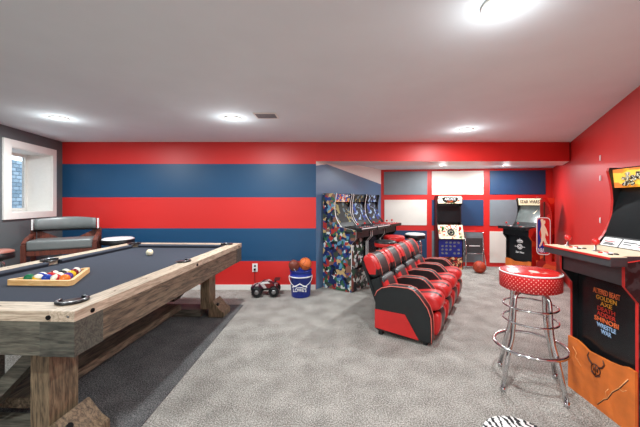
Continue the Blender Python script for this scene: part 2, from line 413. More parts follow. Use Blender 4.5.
# aprons
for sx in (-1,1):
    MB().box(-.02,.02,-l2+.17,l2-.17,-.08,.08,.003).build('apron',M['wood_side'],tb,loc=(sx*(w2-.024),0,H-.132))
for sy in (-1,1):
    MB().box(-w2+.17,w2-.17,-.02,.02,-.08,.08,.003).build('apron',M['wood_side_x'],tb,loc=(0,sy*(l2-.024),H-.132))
for sx in (-1,1):
    for sy in (-1,1):
        MB().box(-.085,.085,-.085,.085,-.082,.082,.003).build('corner_block',M['wood_block'],tb,loc=(sx*(w2-.0865),sy*(l2-.0865),H-.133))
        mb=MB()
        for q in range(1): 
            mb.cyl((0,0,0),(sx*.006,0,0),.011)
        mb.build('bolt',M['metal_dark'],tb,loc=(sx*(w2-.001),sy*(l2-.1),H-.03))
        MB().cyl((0,0,0),(0,sy*.006,0),.011).build('bolt',M['metal_dark'],tb,loc=(sx*(w2-.125),sy*(l2-.001),H-.03))
        MB().cyl((0,0,0),(0,sy*.004,0),.005).build('screw',M['steel'],tb,loc=(sx*(w2-.03),sy*(l2-.001),H-.025))
    MB().cyl((0,0,0),(sx*.006,0,0),.012).build('bolt',M['metal_dark'],tb,loc=(sx*(w2-.001),.02,H-.03))
# sights
for sx in (-1,1):
    for i in (-3,-2,-1,1,2,3):
        MB().prism([(0,-.009),(.005,0),(0,.009),(-.005,0)],'z',0,.001).build('sight',M['ink'],tb,loc=(sx*(w2-.06),i*.28,H))
for sy in (-1,1):
    for i in (-1,0,1):
        MB().prism([(0,-.009),(.005,0),(0,.009),(-.005,0)],'z',0,.001).build('sight',M['ink'],tb,loc=(i*.27,sy*(l2-.06),H))
bedz=H-.038
MB().box(-w2+.1,w2-.1,-l2+.1,l2-.1,bedz-.04,bedz).build('cloth_bed',M['cloth'],tb)
# cushions (triangular section), split at side pockets
def cush(L_): return [(0,-.001),(.045,.008),(.045,.0),(.02,-.03),(0,-.03)]
for sx in (-1,1):
    for y0,y1 in ((-l2+rw+.08,-.06),(.06,l2-rw-.08)):
        pts=[(-sx*p[0],p[1]-.004) for p in [(-.001,.003),(.04,-.004),(.045,-.012),(.03,-.036),(-.001,-.036)]]
        mb=MB(); mb.prism(pts,'y',y0,y1); mb.build('cushion',M['cloth'],tb,loc=(sx*(w2-rw),0,H))
for sy in (-1,1):
    pts=[(-sy*p[0],p[1]-.004) for p in [(-.001,.003),(.04,-.004),(.045,-.012),(.03,-.036),(-.001,-.036)]]
    mb=MB(); mb.prism(pts,'x',-w2+rw+.08,w2-rw-.08); mb.build('cushion',M['cloth'],tb,loc=(0,sy*(l2-rw),H))
def pocket(x,y,rot,half):
    mb=MB(); R=.062
    mb.lathe([(0,.0),(R-.006,.0),(R-.006,.002),(0,.002)],28)
    pts=[]
    a0,a1=(-135,135) if not half else (-95,95)
    for i in range(25):
        a=rad(a0+(a1-a0)*i/24); pts.append((R*math.cos(a),R*math.sin(a),.006))
    mb.tube(pts,.009,8,0)
    p=mb.build('pocket',M['leather'],tb,loc=(x,y,H),rot=(0,0,rot))
    r2=[(q[0]*.93,q[1]*.93,.013) for q in pts]
    MB().tube(r2,.003,6).build('pocket_trim',M['steel'],p)
for sx in (-1,1):
    pocket(sx*(w2-rw+.005),0,0 if sx>0 else PI,True)
    for sy in (-1,1): pocket(sx*(w2-rw-.012),sy*(l2-rw-.012),math.atan2(sy,sx),False)
# trestles
def trestle(yc,depth):
    for sx in (-1,1):
        xx=.41*sx
        MB().box(-.05,.05,-depth/2,depth/2,-.25,.25,.004).build('leg',M['wood_post'],tb,loc=(xx,yc,.335))
        # sloped foot brace and bolt
        s_=sx
        mb=MB(); mb.prism([(s_*.0,-.02),(s_*.0,.06),(s_*.045,.095),(s_*.125,.0),(s_*.17,-.03),(s_*.17,-.085),(0,-.085)],'y',-depth/2-.02,depth/2+.02,bev=.004)
        br=mb.build('foot_brace',M['wood_post'],tb,loc=(xx+sx*.051,yc,.088))
        MB().cyl((0,0,0),(s_*.012,0,.012),.016).build('bolt',M['metal_dark'],br,loc=(s_*.085,-.07,.045))
        mb=MB(); mb.prism([(.0,.2),(.0,.3),(.29,.0),(.29,-.1)],'y',-.035,.035)
        mb.bm.transform(Matrix.Diagonal((-sx,1,1,1))); bmesh.ops.recalc_face_normals(mb.bm,faces=mb.bm.faces)
        mb.build('diagonal_brace',M['wood_side_x'],tb,loc=(xx-sx*.052,yc,.28))
    MB().box(-.05,.05,-depth/2+.02,depth/2-.02,-.2,.225,.004).build('center_post',M['wood_block'],tb,loc=(0,yc,.36))
    MB().box(-.36,.36,-depth/2-.01,depth/2+.01,-.08,.0,.004).build('base_beam',M['wood_side_x'],tb,loc=(0,yc,.083))
trestle(1.63-2.589,.17); trestle(3.47-2.589,.17)
MB().box(-.16,.16,-.80,.80,-.03,.03,.004).build('stretcher',M['wood_side'],tb,loc=(0,-.04,.12))

# balls
BR=.031
def ballmat(name,c,stripe):
    m,nt,b=base_mat(name,.12)
    if not stripe: b.inputs['Base Color'].default_value=c; return m
    tc=nt.nodes.new('ShaderNodeTexCoord'); s=nt.nodes.new('ShaderNodeSeparateXYZ'); nt.links.new(tc.outputs['Object'],s.inputs[0])
    a=nt.nodes.new('ShaderNodeMath'); a.operation='ABSOLUTE'; nt.links.new(s.outputs['Z'],a.inputs[0])
    g=nt.nodes.new('ShaderNodeMath'); g.operation='MULTIPLY'; g.inputs[1].default_value=1/BR; nt.links.new(a.outputs[0],g.inputs[0])
    nt.links.new(ramp(nt,g.outputs[0],[(0,c),(.55,rgb(238,232,215))],'CONSTANT'),b.inputs['Base Color']); return m
bz=.79-.038+BR+.0005
def tblpt(x,y): 
    a=-.04; return (-1.848+x*math.cos(a)-y*math.sin(a),2.589+x*math.sin(a)+y*math.cos(a))
cue=MB().sphere((0,0,0),BR+.002,n=24).build('cue_ball',ballmat('ivory_ball',rgb(240,232,200),False),loc=(-1.84,3.06,bz+.002)); tag(cue,'ivory cue ball alone on the charcoal cloth','ball')
cols={'green':rgb(20,110,70),'blue':rgb(30,60,160),'red':rgb(190,30,30),'yellow':rgb(235,190,40),'purple':rgb(80,50,140),'orange':rgb(230,120,40),'maroon':rgb(120,25,35),'black':rgb(15,15,18)}
rows_=[[('green',0),('yellow',1),('blue',0),('red',1),('orange',0)],[('blue',1),('red',0),('orange',1),('purple',0)],[('maroon',1),('black',0),('yellow',0)],[('green',1),('maroon',0)],[('purple',1)]]
rx,ry=-1.905,2.02; ra=-.05
rt=thing('ball_rack','honey coloured wooden triangle rack on the pool table cloth','ball rack',(rx,ry,.7525),ra)
s3=math.sqrt(3); hb=BR*2+.001
# rack triangle: centre of base row at y=0
ro=.2; cen=Vector((0,2*hb*s3/2*(2/3)))
def tri(off):
    Rr=(4*hb/s3)+off*2  # circumradius
    c=[]
    for a in (90,210,330):
        base=cen+Vector((math.cos(rad(a)),math.sin(rad(a))))*(Rr-off*.55)
        for q in (-40,-13,13,40): c.append(tuple(base+Vector((math.cos(rad(a+q)),math.sin(rad(a+q))))*off*.55))
    return c
cen=Vector((0,4*hb*s3/2/3))
inn,out=tri(BR+.004),tri(BR+.022)
t=bmesh.new(); n=len(inn)
vi0=[t.verts.new((*p,.002)) for p in inn]; vo0=[t.verts.new((*p,.002)) for p in out]; vi1=[t.verts.new((*p,.036)) for p in inn]; vo1=[t.verts.new((*p,.036)) for p in out]
for i in range(n):
    j=(i+1)%n
    t.faces.new((vi0[i],vi0[j],vo0[j],vo0[i])); t.faces.new((vi1[i],vo1[i],vo1[j],vi1[j])); t.faces.new((vo0[i],vo0[j],vo1[j],vo1[i])); t.faces.new((vi0[i],vi1[i],vi1[j],vi0[j]))
bmesh.ops.recalc_face_normals(t,faces=t.faces)
mb=MB(); mb.merge(t); mb.build('frame',M['rackwood'],rt)
bmats={}
names={0:'front',1:'second',2:'third',3:'fourth',4:'rear'}
wd5=['first','second','third','fourth','fifth']
for r,row in enumerate(rows_):
    for i,(c,s) in enumerate(row):
        key=(c,s)
        if key not in bmats: bmats[key]=ballmat(c+('_striped' if s else '_solid')+'_ball',cols[c],s)
        lx=(i-(len(row)-1)/2)*hb; ly=r*hb*s3/2
        X=rx+lx*math.cos(ra)-ly*math.sin(ra); Y=ry+lx*math.sin(ra)+ly*math.cos(ra)
        o=MB().sphere((0,0,0),BR-.0008,n=20).build('billiard_ball',bmats[key],loc=(X,Y,bz+.0012),rot=(random.uniform(.4,1.4),random.uniform(-.6,.6),random.uniform(0,3)))
        pos='at the apex of the rack' if r==4 else '%s from left in the %s row of the rack'%(wd5[i],names[r])
        tag(o,'%s %s ball, %s'%(c,'striped' if s else 'solid',pos),'billiard ball','billiard balls in the triangle rack')

# ------------------------------------------------------------ stools
def stool(name,label,x,y,h,R,topmat,sidemat,group,rz=0,splay=1.0,pipe='whitep',bd=.128,dome=.007):
    t=thing(name,label,'stool',(x,y,0),rz,group)
    th=.095
    mb=MB(); mb.lathe([(0,-bd),(R-.012,-bd),(R,-bd+.007),(R+.001,-.045),(R,-.018),(R-.006,-.008)],64)
    mb.build('seat_band',sidemat,t,loc=(0,0,h))
    mb=MB(); mb.lathe([(R-.012,-.012),(R-.004,-.006),(R-.004,dome*.5),(R-.03,dome*.9),(R*.5,dome+.004),(0,dome+.005)],64)
    mb.build('seat',topmat,t,loc=(0,0,h-.007))
    MB().torus((0,0,0),R-.001,.005,48,8).build('piping',M[pipe],t,loc=(0,0,h-.01))
    zt=h-bd-.001
    # two bent-tube frames crossing under the seat
    for q in range(4):
        a=rad(45+90*q+8)
        ca,sa=math.cos(a),math.sin(a)
        pts=[]
        r0=.05
        prof=[(.04,zt-.014),(.09,zt-.016),(.125,zt-.03),(.140,zt-.06),(.145,zt-.12),(.152,.44),(.165,.35),(.195,.26),(.25,.02)]
        if splay!=1: prof=[(p*splay,z_) for p,z_ in prof]
        for p,z_ in prof: pts.append((p*ca,p*sa,z_))
        MB().tube(pts,.0145,10).build('leg',M['chrome'],t)
        MB().cyl((.25*splay*ca,.25*splay*sa,0),(.25*splay*ca,.25*splay*sa,.03),.016).build('foot_cap',M['chrome'],t)
    MB().cyl((0,0,zt-.03),(0,0,zt),.08,.10,n=28).build('swivel_plate',M['metal_dark'],t)
    MB().torus((0,0,.285),.224*splay,.0115,48,10).build('foot_ring',M['chrome'],t)
    MB().torus((0,0,.465),.168*splay,.007,40,8).build('upper_ring',M['chrome'],t)
    MB().torus((0,0,.565),.166*splay,.007,40,8).build('upper_ring',M['chrome'],t)
    return t
def sealmat():
    m,nt,b=base_mat('red_seat_with_pale_print',.22)
    v=coords(nt,(1,1,1)); f=noise(nt,v,7,2)
    nt.links.new(ramp(nt,f,[(.45,rgb(206,34,30)),(.60,rgb(214,52,44)),(.64,rgb(240,214,200))]),b.inputs['Base Color']); return m
M['seat_print']=sealmat()
st=stool('bar_stool','red diner bar stool with white-dotted band and chrome legs beside the large arcade cabinet',1.425,2.14,.815,.19,M['seat_print'],M['dots'],None,rz=rad(-35))
stool('bar_stool','red seated stool behind the recliners, between the black stool and the white one',1.02,4.78,.75,.165,M['vred'],M['redp'],'padded stools behind the recliners',splay=.7,pipe='red_tm',bd=.07,dome=.025)
stool('bar_stool','white topped stool with black band behind the recliners, furthest back',1.45,5.12,.75,.17,M['whitep'],M['black'],'padded stools behind the recliners',splay=.7,pipe='black',bd=.07,dome=.025)
stool('bar_stool','black and dark red stool in front of the arcade row',.79,4.28,.735,.155,M['vblack'],M['redp'],'padded stools behind the recliners',splay=.68,pipe='black',bd=.07,dome=.025)
stool('bar_stool','white topped stool with black rim beyond the far corner of the pool table',-2.88,4.08,.80,.19,M['whitep'],M['black'],None,splay=.7,pipe='black',bd=.07,dome=.025)
stool('bar_stool','brown topped stool with black band between pool table and grey wall',-3.28,2.88,.815,.18,M['vbrown'],M['black'],None,splay=.7,pipe='black',bd=.07,dome=.025)

# ------------------------------------------------------------ spectator chair
ch=thing('spectator_chair','tall dark wooden spectator chair with curved grey padded back near the window','chair',(-3.33,3.77,0),rad(29))
def arcpad(x0,x1,yb,depth,z0,z1,th,n=14,mi=0):
    mb=MB(); t=bmesh.new(); ringsA=[]
    for i in range(n+1):
        u=i/n; x=x0+(x1-x0)*u; y=yb+depth*(1-(2*u-1)**2)
        bow=.02*(1-(2*u-1)**2)
        sec=[(y-th/2,z0+.01),(y-th/2-.005,(z0+z1)/2),(y-th/2,z1-.015+bow),(y-th/4,z1+bow),(y+th/4,z1+bow),(y+th/2,z1-.015+bow),(y+th/2,z0+.01),(y,z0)]
        ringsA.append([t.verts.new((x,a,b)) for a,b in sec])
    for i in range(n):
        for k in range(8): t.faces.new((ringsA[i][k],ringsA[i][(k+1)%8],ringsA[i+1][(k+1)%8],ringsA[i+1][k]))
    t.faces.new(ringsA[0][::-1]); t.faces.new(ringsA[-1]); bmesh.ops.recalc_face_normals(t,faces=t.faces)
    mb.merge(t,mi,None,True); return mb
arcpad(-.30,.30,.08,.10,.95,1.09,.06).build('backrest',M['vgreyl'],ch)
arcpad(-.315,.315,.10,.10,.93,.95,.06).build('back_rail',M['black'],ch)
for sx in (-1,1):
    MB().box(-.022,.022,-.02,.02,0,.96,.004).build('leg',M['brownwood'],ch,loc=(sx*.328,.12,0))
    MB().box(-.022,.022,-.02,.02,0,.80,.004).build('leg',M['brownwood'],ch,loc=(sx*.328,-.18,0))
    MB().prism([(-.13,-.10),(-.13,-.08),(-.05,-.03),(.14,.01),(.14,-.02),(-.05,-.06)],'x',-.022,.022,bev=.003).build('armrest',M['brownwood'],ch,loc=(sx*.328,-.05,.90))
    MB().box(-.006,.006,-.03,.03,-.065,.065,.002).build('side_plate',M['whitep'],ch,loc=(sx*.322,.085,1.02))
    MB().box(-.012,.012,-.15,.09,-.015,.015,.003).build('side_stretcher',M['brownwood'],ch,loc=(sx*.328,-.03,.3))
mb=MB(); mb.box(-.305,.305,-.20,.17,.73,.845,.03,seg=4); 
for f in mb.bm.faces: f.smooth=True
mb.build('seat',M['vgreyl'],ch)
MB().box(-.305,.305,-.19,.14,.67,.73,.004).build('seat_rail',M['brownwood'],ch)
MB().box(-.305,.305,-.195,-.165,.28,.32,.004).build('footrest',M['brownwood'],ch)
for sx in (-1,1):
    mb=MB(); mb.prism([(.02,.80),(.30,.80),(.30,.93),(.26,.93)],'y',.15,.165)
    mb.bm.transform(Matrix.Diagonal((sx,1,1,1))); bmesh.ops.recalc_face_normals(mb.bm,faces=mb.bm.faces)
    mb.build('back_splat',M['brownwood'],ch)

# ------------------------------------------------------------ arcade cabinets
BASEP=[(-.30,0),(-.30,.741),(-.375,.83),(-.375,.96),(-.135,1.0),(-.085,1.06),(-.06,1.10),(-.03,1.17),(-.018,1.236),(-.012,1.31),(-.018,1.385),(-.030,1.45),(-.047,1.517),(-.04,1.54)]
def joystick(parent,x,y,z,col,stick='steel',jr=.016):
    j=MB().lathe([(0,0),(.02,0),(.018,.004),(.005,.006),(.005,.04),(0,.04)],16).build('joystick',M[stick],parent,loc=(x,y,z))
    MB().sphere((0,0,.04+jr*.8),jr,n=16).build('ball_top',M[col],j)
def cabinet(name,label,loc,rz,w=.47,zs=1.0,back=.29,c=None,group=None,deckw=.02,plate=True,jr=.016):
    c_=dict(side='black',sideout='art_comic',edge='black',low='blackp',kick='orange',deck='black',decktop='cream',screen='screen',marq='art_marq',bez='black',under='dark_grey',j1='redp',j2='redp')
    if c: c_.update(c)
    t=thing(name,label,'arcade cabinet',loc,rz,group)
    P=[(y,z*zs) for y,z in BASEP]+[(back,1.54*zs),(back,0)]
    for sx in (-1,1):
        mb=MB(); a,b=(sx*w/2,sx*(w/2-.018)); mb.prism(P,'x',min(a,b),max(a,b),0)
        mb.bm.normal_update()
        for f in mb.bm.faces:
            if abs(f.normal.x)<.5: f.material_index=1
            elif f.normal.x*sx>.5: f.material_index=2
        mb.build('side_panel',[M[c_['side']],M[c_['edge']],M[c_['sideout']]],t)
    wi=w/2-.0185
    MB().box(-wi,wi,back-.02,back-.002,.01,1.53*zs).build('back_panel',M['black'],t)
    MB().box(-wi,wi,-.262,-.248,.2*zs,.83*zs).build('front_panel',M[c_['low']],t)
    if plate:
        h=.36*zs
        mb=MB(); mb.prism([(-w/2+.002,.0),(w/2-.002,.0),(w/2-.002,h),(w/2-.05,h+.004),(w/2-.09,h-.012),(w/2-.15,h-.022),(-w/2+.17,h-.03),(-w/2+.12,h-.012),(-w/2+.08,h),(-w/2+.002,h)],'y',-.318,-.302)
        mb.build('riser_panel',M[c_['kick']],t)
    MB().box(-wi,wi,-.365,-.25,.83*zs,.944*zs,.003).build('speaker_panel',M[c_['under']],t)
    dz0,dz1=.945*zs,.996*zs
    dk=MB().box(-w/2-deckw,w/2+deckw,-.475,-.378,dz0,dz1,.006).box(-wi,wi,-.380,-.10,dz0,dz1-.001).build('control_deck',M[c_['deck']],t)
    tp=MB().box(-w/2-deckw+.004,w/2+deckw-.004,-.47,-.379,0,.003).box(-wi,wi,-.379,-.11,0,.003).build('deck_overlay',M[c_['decktop']],dk,loc=(0,0,dz1))
    if c_['edge']!='black':
        MB().box(-w/2-deckw,w/2+deckw,-.480,-.474,dz1-.010,dz1+.001,.001).build('deck_trim',M[c_['edge']],dk)
    for x,cj in ((-w*.36,'j1'),(w*.1,'j2')):
        joystick(t,x,-.37,dz1+.003,c_[cj],jr=jr)
        for i in range(6):
            MB().lathe([(0,0),(.012,0),(.012,.004),(.008,.007),(0,.007)],14).build('button',M[('redp','whitep','black')[i%3]],t,loc=(x+.065+.032*(i%3),-.40+.034*(i//3),dz1+.003))
    # bezel strip + screen
    MB().prism([(-.115,1.0*zs),(-.075,1.065*zs),(-.06,1.06*zs),(-.10,.995*zs)],'x',-wi,wi).build('bezel_strip',M[c_['bez']],t)
    MB().prism([(-.075,1.065*zs),(.045,1.40*zs),(.06,1.395*zs),(-.06,1.06*zs)],'x',-wi,wi).build('screen',M[c_['screen']],t)
    MB().prism([(-.005,1.40*zs),(-.005,1.41*zs),(-.018,1.525*zs),(.02,1.53*zs),(.06,1.40*zs)],'x',-wi,wi).build('marquee',M[c_['marq']],t)
    MB().box(-wi,wi,.0,back-.02,1.515*zs,1.535*zs).build('top_panel',M['black'],t)
    return t
# large cabinet in the right foreground
ga=cabinet('arcade_cabinet','large arcade cabinet at right edge with orange riser, red edging and flame marquee',(2.0,1.8875,0),-PI/2,w=.47,zs=1.0,back=.29,
   c=dict(edge='red_tm',sideout='art_dark',decktop='cream',deck='dark_grey',marq='art_fire',kick='orange',bez='black',under='dark_grey',low='blackp'),jr=.021)
zf=-.2635
lines=[('ALTERED BEAST',.185,.034,'txt_or'),('GOLDEN',.14,.028,'gold'),('AXE',.08,.026,'gold'),('DEATH',.12,.026,'txt_red'),('ADDER',.13,.026,'txt_red'),('SHINOBI',.165,.030,'txt_or'),('WRESTLE',.13,.028,'txt_blue'),('WAR',.07,.028,'txt_blue')]
zz=.745
for body,wd_,hh,mt in lines:
    zz-=hh/2+.004
    text('title_lettering',body,wd_,hh,M[mt],ga,(.0,zf,zz))
    zz-=hh/2+.004
# orange panel emblem: horned round mark and crack
mb=MB()
mb.torus((0,0,0),.032,.0035,28,6,rot=Matrix.Rotation(PI/2,3,'X'))
for sx in (-1,1):
    mb.tube([(sx*.02,0,.02),(sx*.045,0,.035),(sx*.06,0,.06),(sx*.05,0,.085)],[.006,.006,.005,.002],6)
    mb.tube([(sx*.012,0,-.012),(sx*.012,0,.012)],.004,6)
mb.tube([(0,0,.03),(0,0,-.03)],.003,6)
mb.tube([(-.03,0,-.025),(0,0,-.045),(.03,0,-.025)],.004,6)
mb.build('emblem',M['ink'],ga,loc=(-.01,-.3195,.24))
mb=MB(); mb.tube([(.0,0,.03),(.045,0,.09),(.065,0,.105),(.10,0,.17),(.14,0,.215),(.195,0,.30)],.0024,5)
mb.tube([(-.19,0,.30),(-.16,0,.27),(-.17,0,.24),(-.12,0,.2)],.002,5)
mb.tube([(.065,0,.105),(.055,0,.14),(.075,0,.17)],.0018,5); mb.tube([(.14,0,.215),(.165,0,.21),(.185,0,.23)],.0018,5)
mb.build('crack_print',M['orange_l'],ga,loc=(0,-.3185,0))
mb=MB(); mb.tube([(.003,0,.028),(.048,0,.087),(.068,0,.102),(.103,0,.167),(.143,0,.212),(.197,0,.296)],.0027,5)
mb.build('crack_shadow_print',M['ink'],ga,loc=(0,-.3178,0))
# instruction cards
for x0,x1 in ((-.205,-.08),(-.07,.205)):
    MB().prism([(-.119,1.005),(-.082,1.056),(-.080,1.055),(-.117,1.004)],'x',x0,x1).build('instruction_card',M['art_cards'] if 'art_cards' in M else M['whitep'],ga)
for x0,x1,zc,mt in ((-.185,-.11,.028,'txt_red'),(-.18,-.12,.018,'black'),(-.185,-.10,.010,'dark_grey'),(-.055,.03,.034,'black'),(-.05,.0,.022,'dark_grey'),(.04,.12,.028,'black'),(.05,.1,.015,'txt_red')):
    y=-.119+zc*.725; MB().box(x0,x1,y-.0035,y-.0005,1.005+zc-.002,1.005+zc+.003).build('card_print',M[mt],ga)
# marquee creature picture
mb=MB(); 
for i in range(34):
    mb.sphere((random.uniform(-.13,.16),0,random.uniform(-.045,.045)),random.uniform(.010,.022),n=10,sc=(1,.12,1))
mb.build('marquee_picture',M['art_skel'],ga,loc=(-.02,-.0165,1.465),rot=(rad(-6),0,0))
# screen picture: pale axe shape
mb=MB(); mb.tube([(-.11,0,-.09),(-.06,0,0),(.02,0,.11)],.004,6); mb.prism([(-.08,.02),(-.03,.12),(-.01,.09),(-.03,.04)],'y',-.001,.001); mb.prism([(-.02,.10),(.03,.13),(.06,.09),(.0,.08)],'y',-.001,.001)
mb.build('screen_picture',M['grey_panel'],ga,loc=(-.08,-.004,1.245),rot=(rad(-19.5),0,0))

# row against the angled wall
c1=(.189,4.655); lbls=['arcade cabinet with comic side art, nearest of the row by the striped wall','middle arcade cabinet of the row along the blue angled wall','farthest arcade cabinet of the row, beside the white wall panel']
cfg=[dict(sideout='art_comic',screen='art_olive',low='art_bw',kick='art_bw',marq='art_marq',decktop='black',edge='whitep',side='blackp',j1='redp'),
     dict(sideout='black',screen='art_blue',low='blackp',kick='art_red',marq='art_olive',decktop='black',edge='whitep'),
     dict(sideout='black',screen='art_blue',low='blackp',kick='blackp',marq='art_blue',decktop='redp',edge='black')]
for i in range(3):
    t=cabinet('arcade_cabinet',lbls[i],(c1[0]+.287*i,c1[1]+.41*i,0),rad(55),w=.46,zs=.93,back=.20,c=cfg[i],group='arcade cabinets along the angled wall',deckw=.0)
# cabinet with cream marquee near right wall
sw=cabinet('arcade_cabinet','black arcade cabinet with cream marquee beside the red right wall',(3.48,5.21,0),math.atan2(-.93,.37),w=.46,zs=.89,back=.27,
   c=dict(sideout='art_orange',screen='screen_g',low='black',kick='orange',marq='cream_lit',decktop='black',deck='black',edge='black',under='black'))
# panel extension (wide upper, tapering lower) and print
text('marquee_lettering','STAR WARS',.34,.06,M['ink'],sw,(0,-.022,1.305),rot=(PI/2-rad(6),0,0),ext=.002)
mb=MB(); mb.prism([(-.06,0),(.06,0),(.035,.03),(.012,.03),(.0,.055),(-.012,.03),(-.035,.03)],'y',-.002,0); mb.box(-.05,.05,-.002,0,-.02,-.008); mb.build('emblem',M['whitep'],sw,loc=(0,-.2625,.63))
mb=MB(); mb.torus((0,0,0),.04,.007,28,6,rot=Matrix.Rotation(PI/2,3,'X')); mb.torus((0,0,0),.018,.006,20,6,rot=Matrix.Rotation(PI/2,3,'X'))
for a in range(0,360,60): mb.cyl((.02*math.cos(rad(a)),0,.02*math.sin(rad(a))),(.04*math.cos(rad(a)),0,.04*math.sin(rad(a))),.004,n=8)
mb.box(.05,.09,-.002,0,-.006,.004); mb.box(-.09,-.05,-.002,0,-.006,.004)
mb.build('emblem',M['whitep'],sw,loc=(0,-.2635,.54))
text('script_lettering','Star Wars',.15,.035,M['whitep'],sw,(0,-.2635,.445),shear=.3)
mb=MB(); mb.prism([(-.02,0),(.04,0),(.1,.12),(.12,.16),(.02,.05)],'y',-.002,0); mb.build('screen_picture',M['cream'],sw,loc=(.0,-.04,1.02),rot=(rad(-19.5),0,0))
# slim cabinet against the alcove back wall
sl=thing('arcade_cabinet','slim arcade cabinet with cream control panel and blue front on the alcove back wall','arcade cabinet',(2.34,5.93,0),math.atan2(Bv.y,Bv.x))
SP=[(-.14,0),(-.14,.55),(-.22,.60),(-.10,.86),(-.04,.90),(-.02,1.22),(-.09,1.26),(-.09,1.42),(.15,1.42),(.15,0)]
for sx in (-1,1): 
    a,b=sx*.235,sx*.217
    MB().prism(SP,'x',min(a,b),max(a,b)).build('side_panel',M['black'],sl)
MB().box(-.2165,.2165,.13,.148,.01,1.41).build('back_panel',M['black'],sl)
MB().box(-.2165,.2165,-.135,-.12,.24,.57).build('front_panel',M['art_front'] if 'art_front' in M else M['bluep'],sl)
for i in range(4):
    for j in range(5):
        if (i+j)%5: MB().prism([(-.026,-.006),(-.01,.02),(.02,.016),(.028,-.012),(.0,-.02)],'y',-.004,0).build('game_title_print',M['grey_panel'],sl,loc=(-.15+.075*j,-.135,.515-.068*i),rot=(0,random.uniform(-.6,.6),0))
MB().box(-.2165,.2165,-.15,-.135,.0,.235).build('riser_panel',M['art_red'],sl)
MB().prism([(-.225,.60),(-.108,.855),(-.09,.845),(-.205,.595)],'x',-.23,.23).build('control_panel',M['art_cream'],sl)
cdir=Vector((0,-.255,-.117*-1)).normalized()
def cp(u): return (0,-.227+.117*u,.60+.255*u)
mb=MB(); mb.torus((0,0,0),.055,.014,28,8); mb.sphere((0,0,0),.03,n=12,sc=(1,1,.5)); mb.build('trackball',M['black'],sl,loc=(0,-.176,.72),rot=(rad(65),0,0))
for x,mt in ((-.165,'green_p'),(.15,'redp')):
    if mt not in M: M[mt]=plain('green_plastic',rgb(30,120,50),.35)
    o=MB().cyl((0,0,0),(0,-.05,.02),.014).build('joystick',M[mt],sl,loc=(x,-.17,.75)); MB().sphere((0,-.06,.05),.024,n=12,sc=(1,1,1.7)).build('joystick_grip',M[mt],o)
for i in range(8):
    MB().cyl((0,.002,0),(0,-.012,.005),.010,n=12).build('button',M[('redp','black')[i%2]],sl,loc=(-.1+.028*i,-.155 if i%2 else -.145,.765 if i%2 else .79))
MB().prism([(-.04,.90),(-.02,1.22),(0,1.22),(-.02,.90)],'x',-.2165,.2165).build('screen',M['screen'],sl)
mq=MB().prism([(-.235,0),(.235,0),(.245,.10),(.22,.145),(-.22,.145),(-.245,.10)],'y',-.115,-.092,bev=.004).build('marquee',M['art_cream'],sl,loc=(0,0,1.27)); mq.scale=(.94,1,1)
mb=MB(); mb.prism([(-.14,.05),(-.16,.10),(-.12,.125),(.12,.125),(.16,.10),(.14,.05),(.08,.015),(-.08,.015)],'y',-.118,-.115); mb.build('badge',M['black'],mq)
text('marquee_lettering','ARCADE',.22,.05,M['whitep'],mq,(0,-.1195,.09))
text('marquee_lettering','CLASSIC',.12,.028,M['txt_or'],mq,(0,-.1195,.04))

# ------------------------------------------------------------ basketball board with arched red frame by the right wall
nb=thing('basketball_arcade','upright red basketball game board with rounded blue and red player logo, by right wall','arcade game',(3.58,4.68,0),math.atan2(-.42,.9))
def rrect(w,h,r,n=5):
    p=[]
    for cx,cy,a in ((w/2-r,h/2-r,0),(-w/2+r,h/2-r,90),(-w/2+r,-h/2+r,180),(w/2-r,-h/2+r,270)): p+=arc(cx,cy,r,a,a+90,n)
    return p
lg=MB().prism(rrect(.27,.66,.07),'y',-.02,.0).build('logo_board',M['whitep'],nb,loc=(-.21,-.0,.76))
lg.scale=(.68,1,.9)
MB().prism([(p[0]-.0,p[1]) for p in rrect(.24,.63,.06)],'y',-.022,-.02).build('red_field',M['redp'],lg)
MB().prism([(-.115,-.29),(-.115,.25),(-.10,.29),(-.06,.30),(-.05,.15),(-.085,.05),(-.04,-.10),(.03,-.2),(.05,-.29)],'y',-.0235,-.022).build('blue_field',M['bluep'],lg)
mb=MB(); pl=[(-.03,.30),(.0,.27),(.03,.28),(.035,.23),(.01,.2),(.055,.13),(.09,.02),(.07,.0),(.04,.06),(.03,-.02),(.06,-.10),(.10,-.18),(.07,-.2),(.02,-.12),(-.01,-.08),(-.04,-.16),(-.08,-.2),(-.085,-.17),(-.05,-.1),(-.04,.02),(-.06,.12),(-.04,.2),(-.05,.25)]
mb.prism(pl,'y',-.025,-.0235); mb.sphere((-.03,-.0245,.275),.03,n=12,sc=(1,.05,1)); mb.build('player_silhouette',M['cream'],lg)
text('logo_lettering','NBA',.12,.075,M['whitep'],lg,(-.04,-.0255,-.25))
mb=MB(); pts=[(-.10,.02,0),(-.10,.02,1.05)]+[(-.10-.20*(1-math.cos(rad(a))),.02,1.08+.30*math.sin(rad(a))) for a in range(0,91,15)]
mb.tube(pts,.010,8); mb.build('arched_frame',M['red_tm'],nb)
MB().prism([(-.25,.0),(-.11,.0),(-.11,1.05),(-.14,1.2),(-.19,1.30),(-.25,1.35)],'y',.012,.022).build('upright_panel',M['art_orange'],nb)
MB().box(-.30,-.04,.0,.03,.0,.36,.008).build('base_box',M['art_orange'],nb)
MB().box(-.205,-.185,-.0,.011,.37,1.30,.002).build('pole',M['ink'],nb)

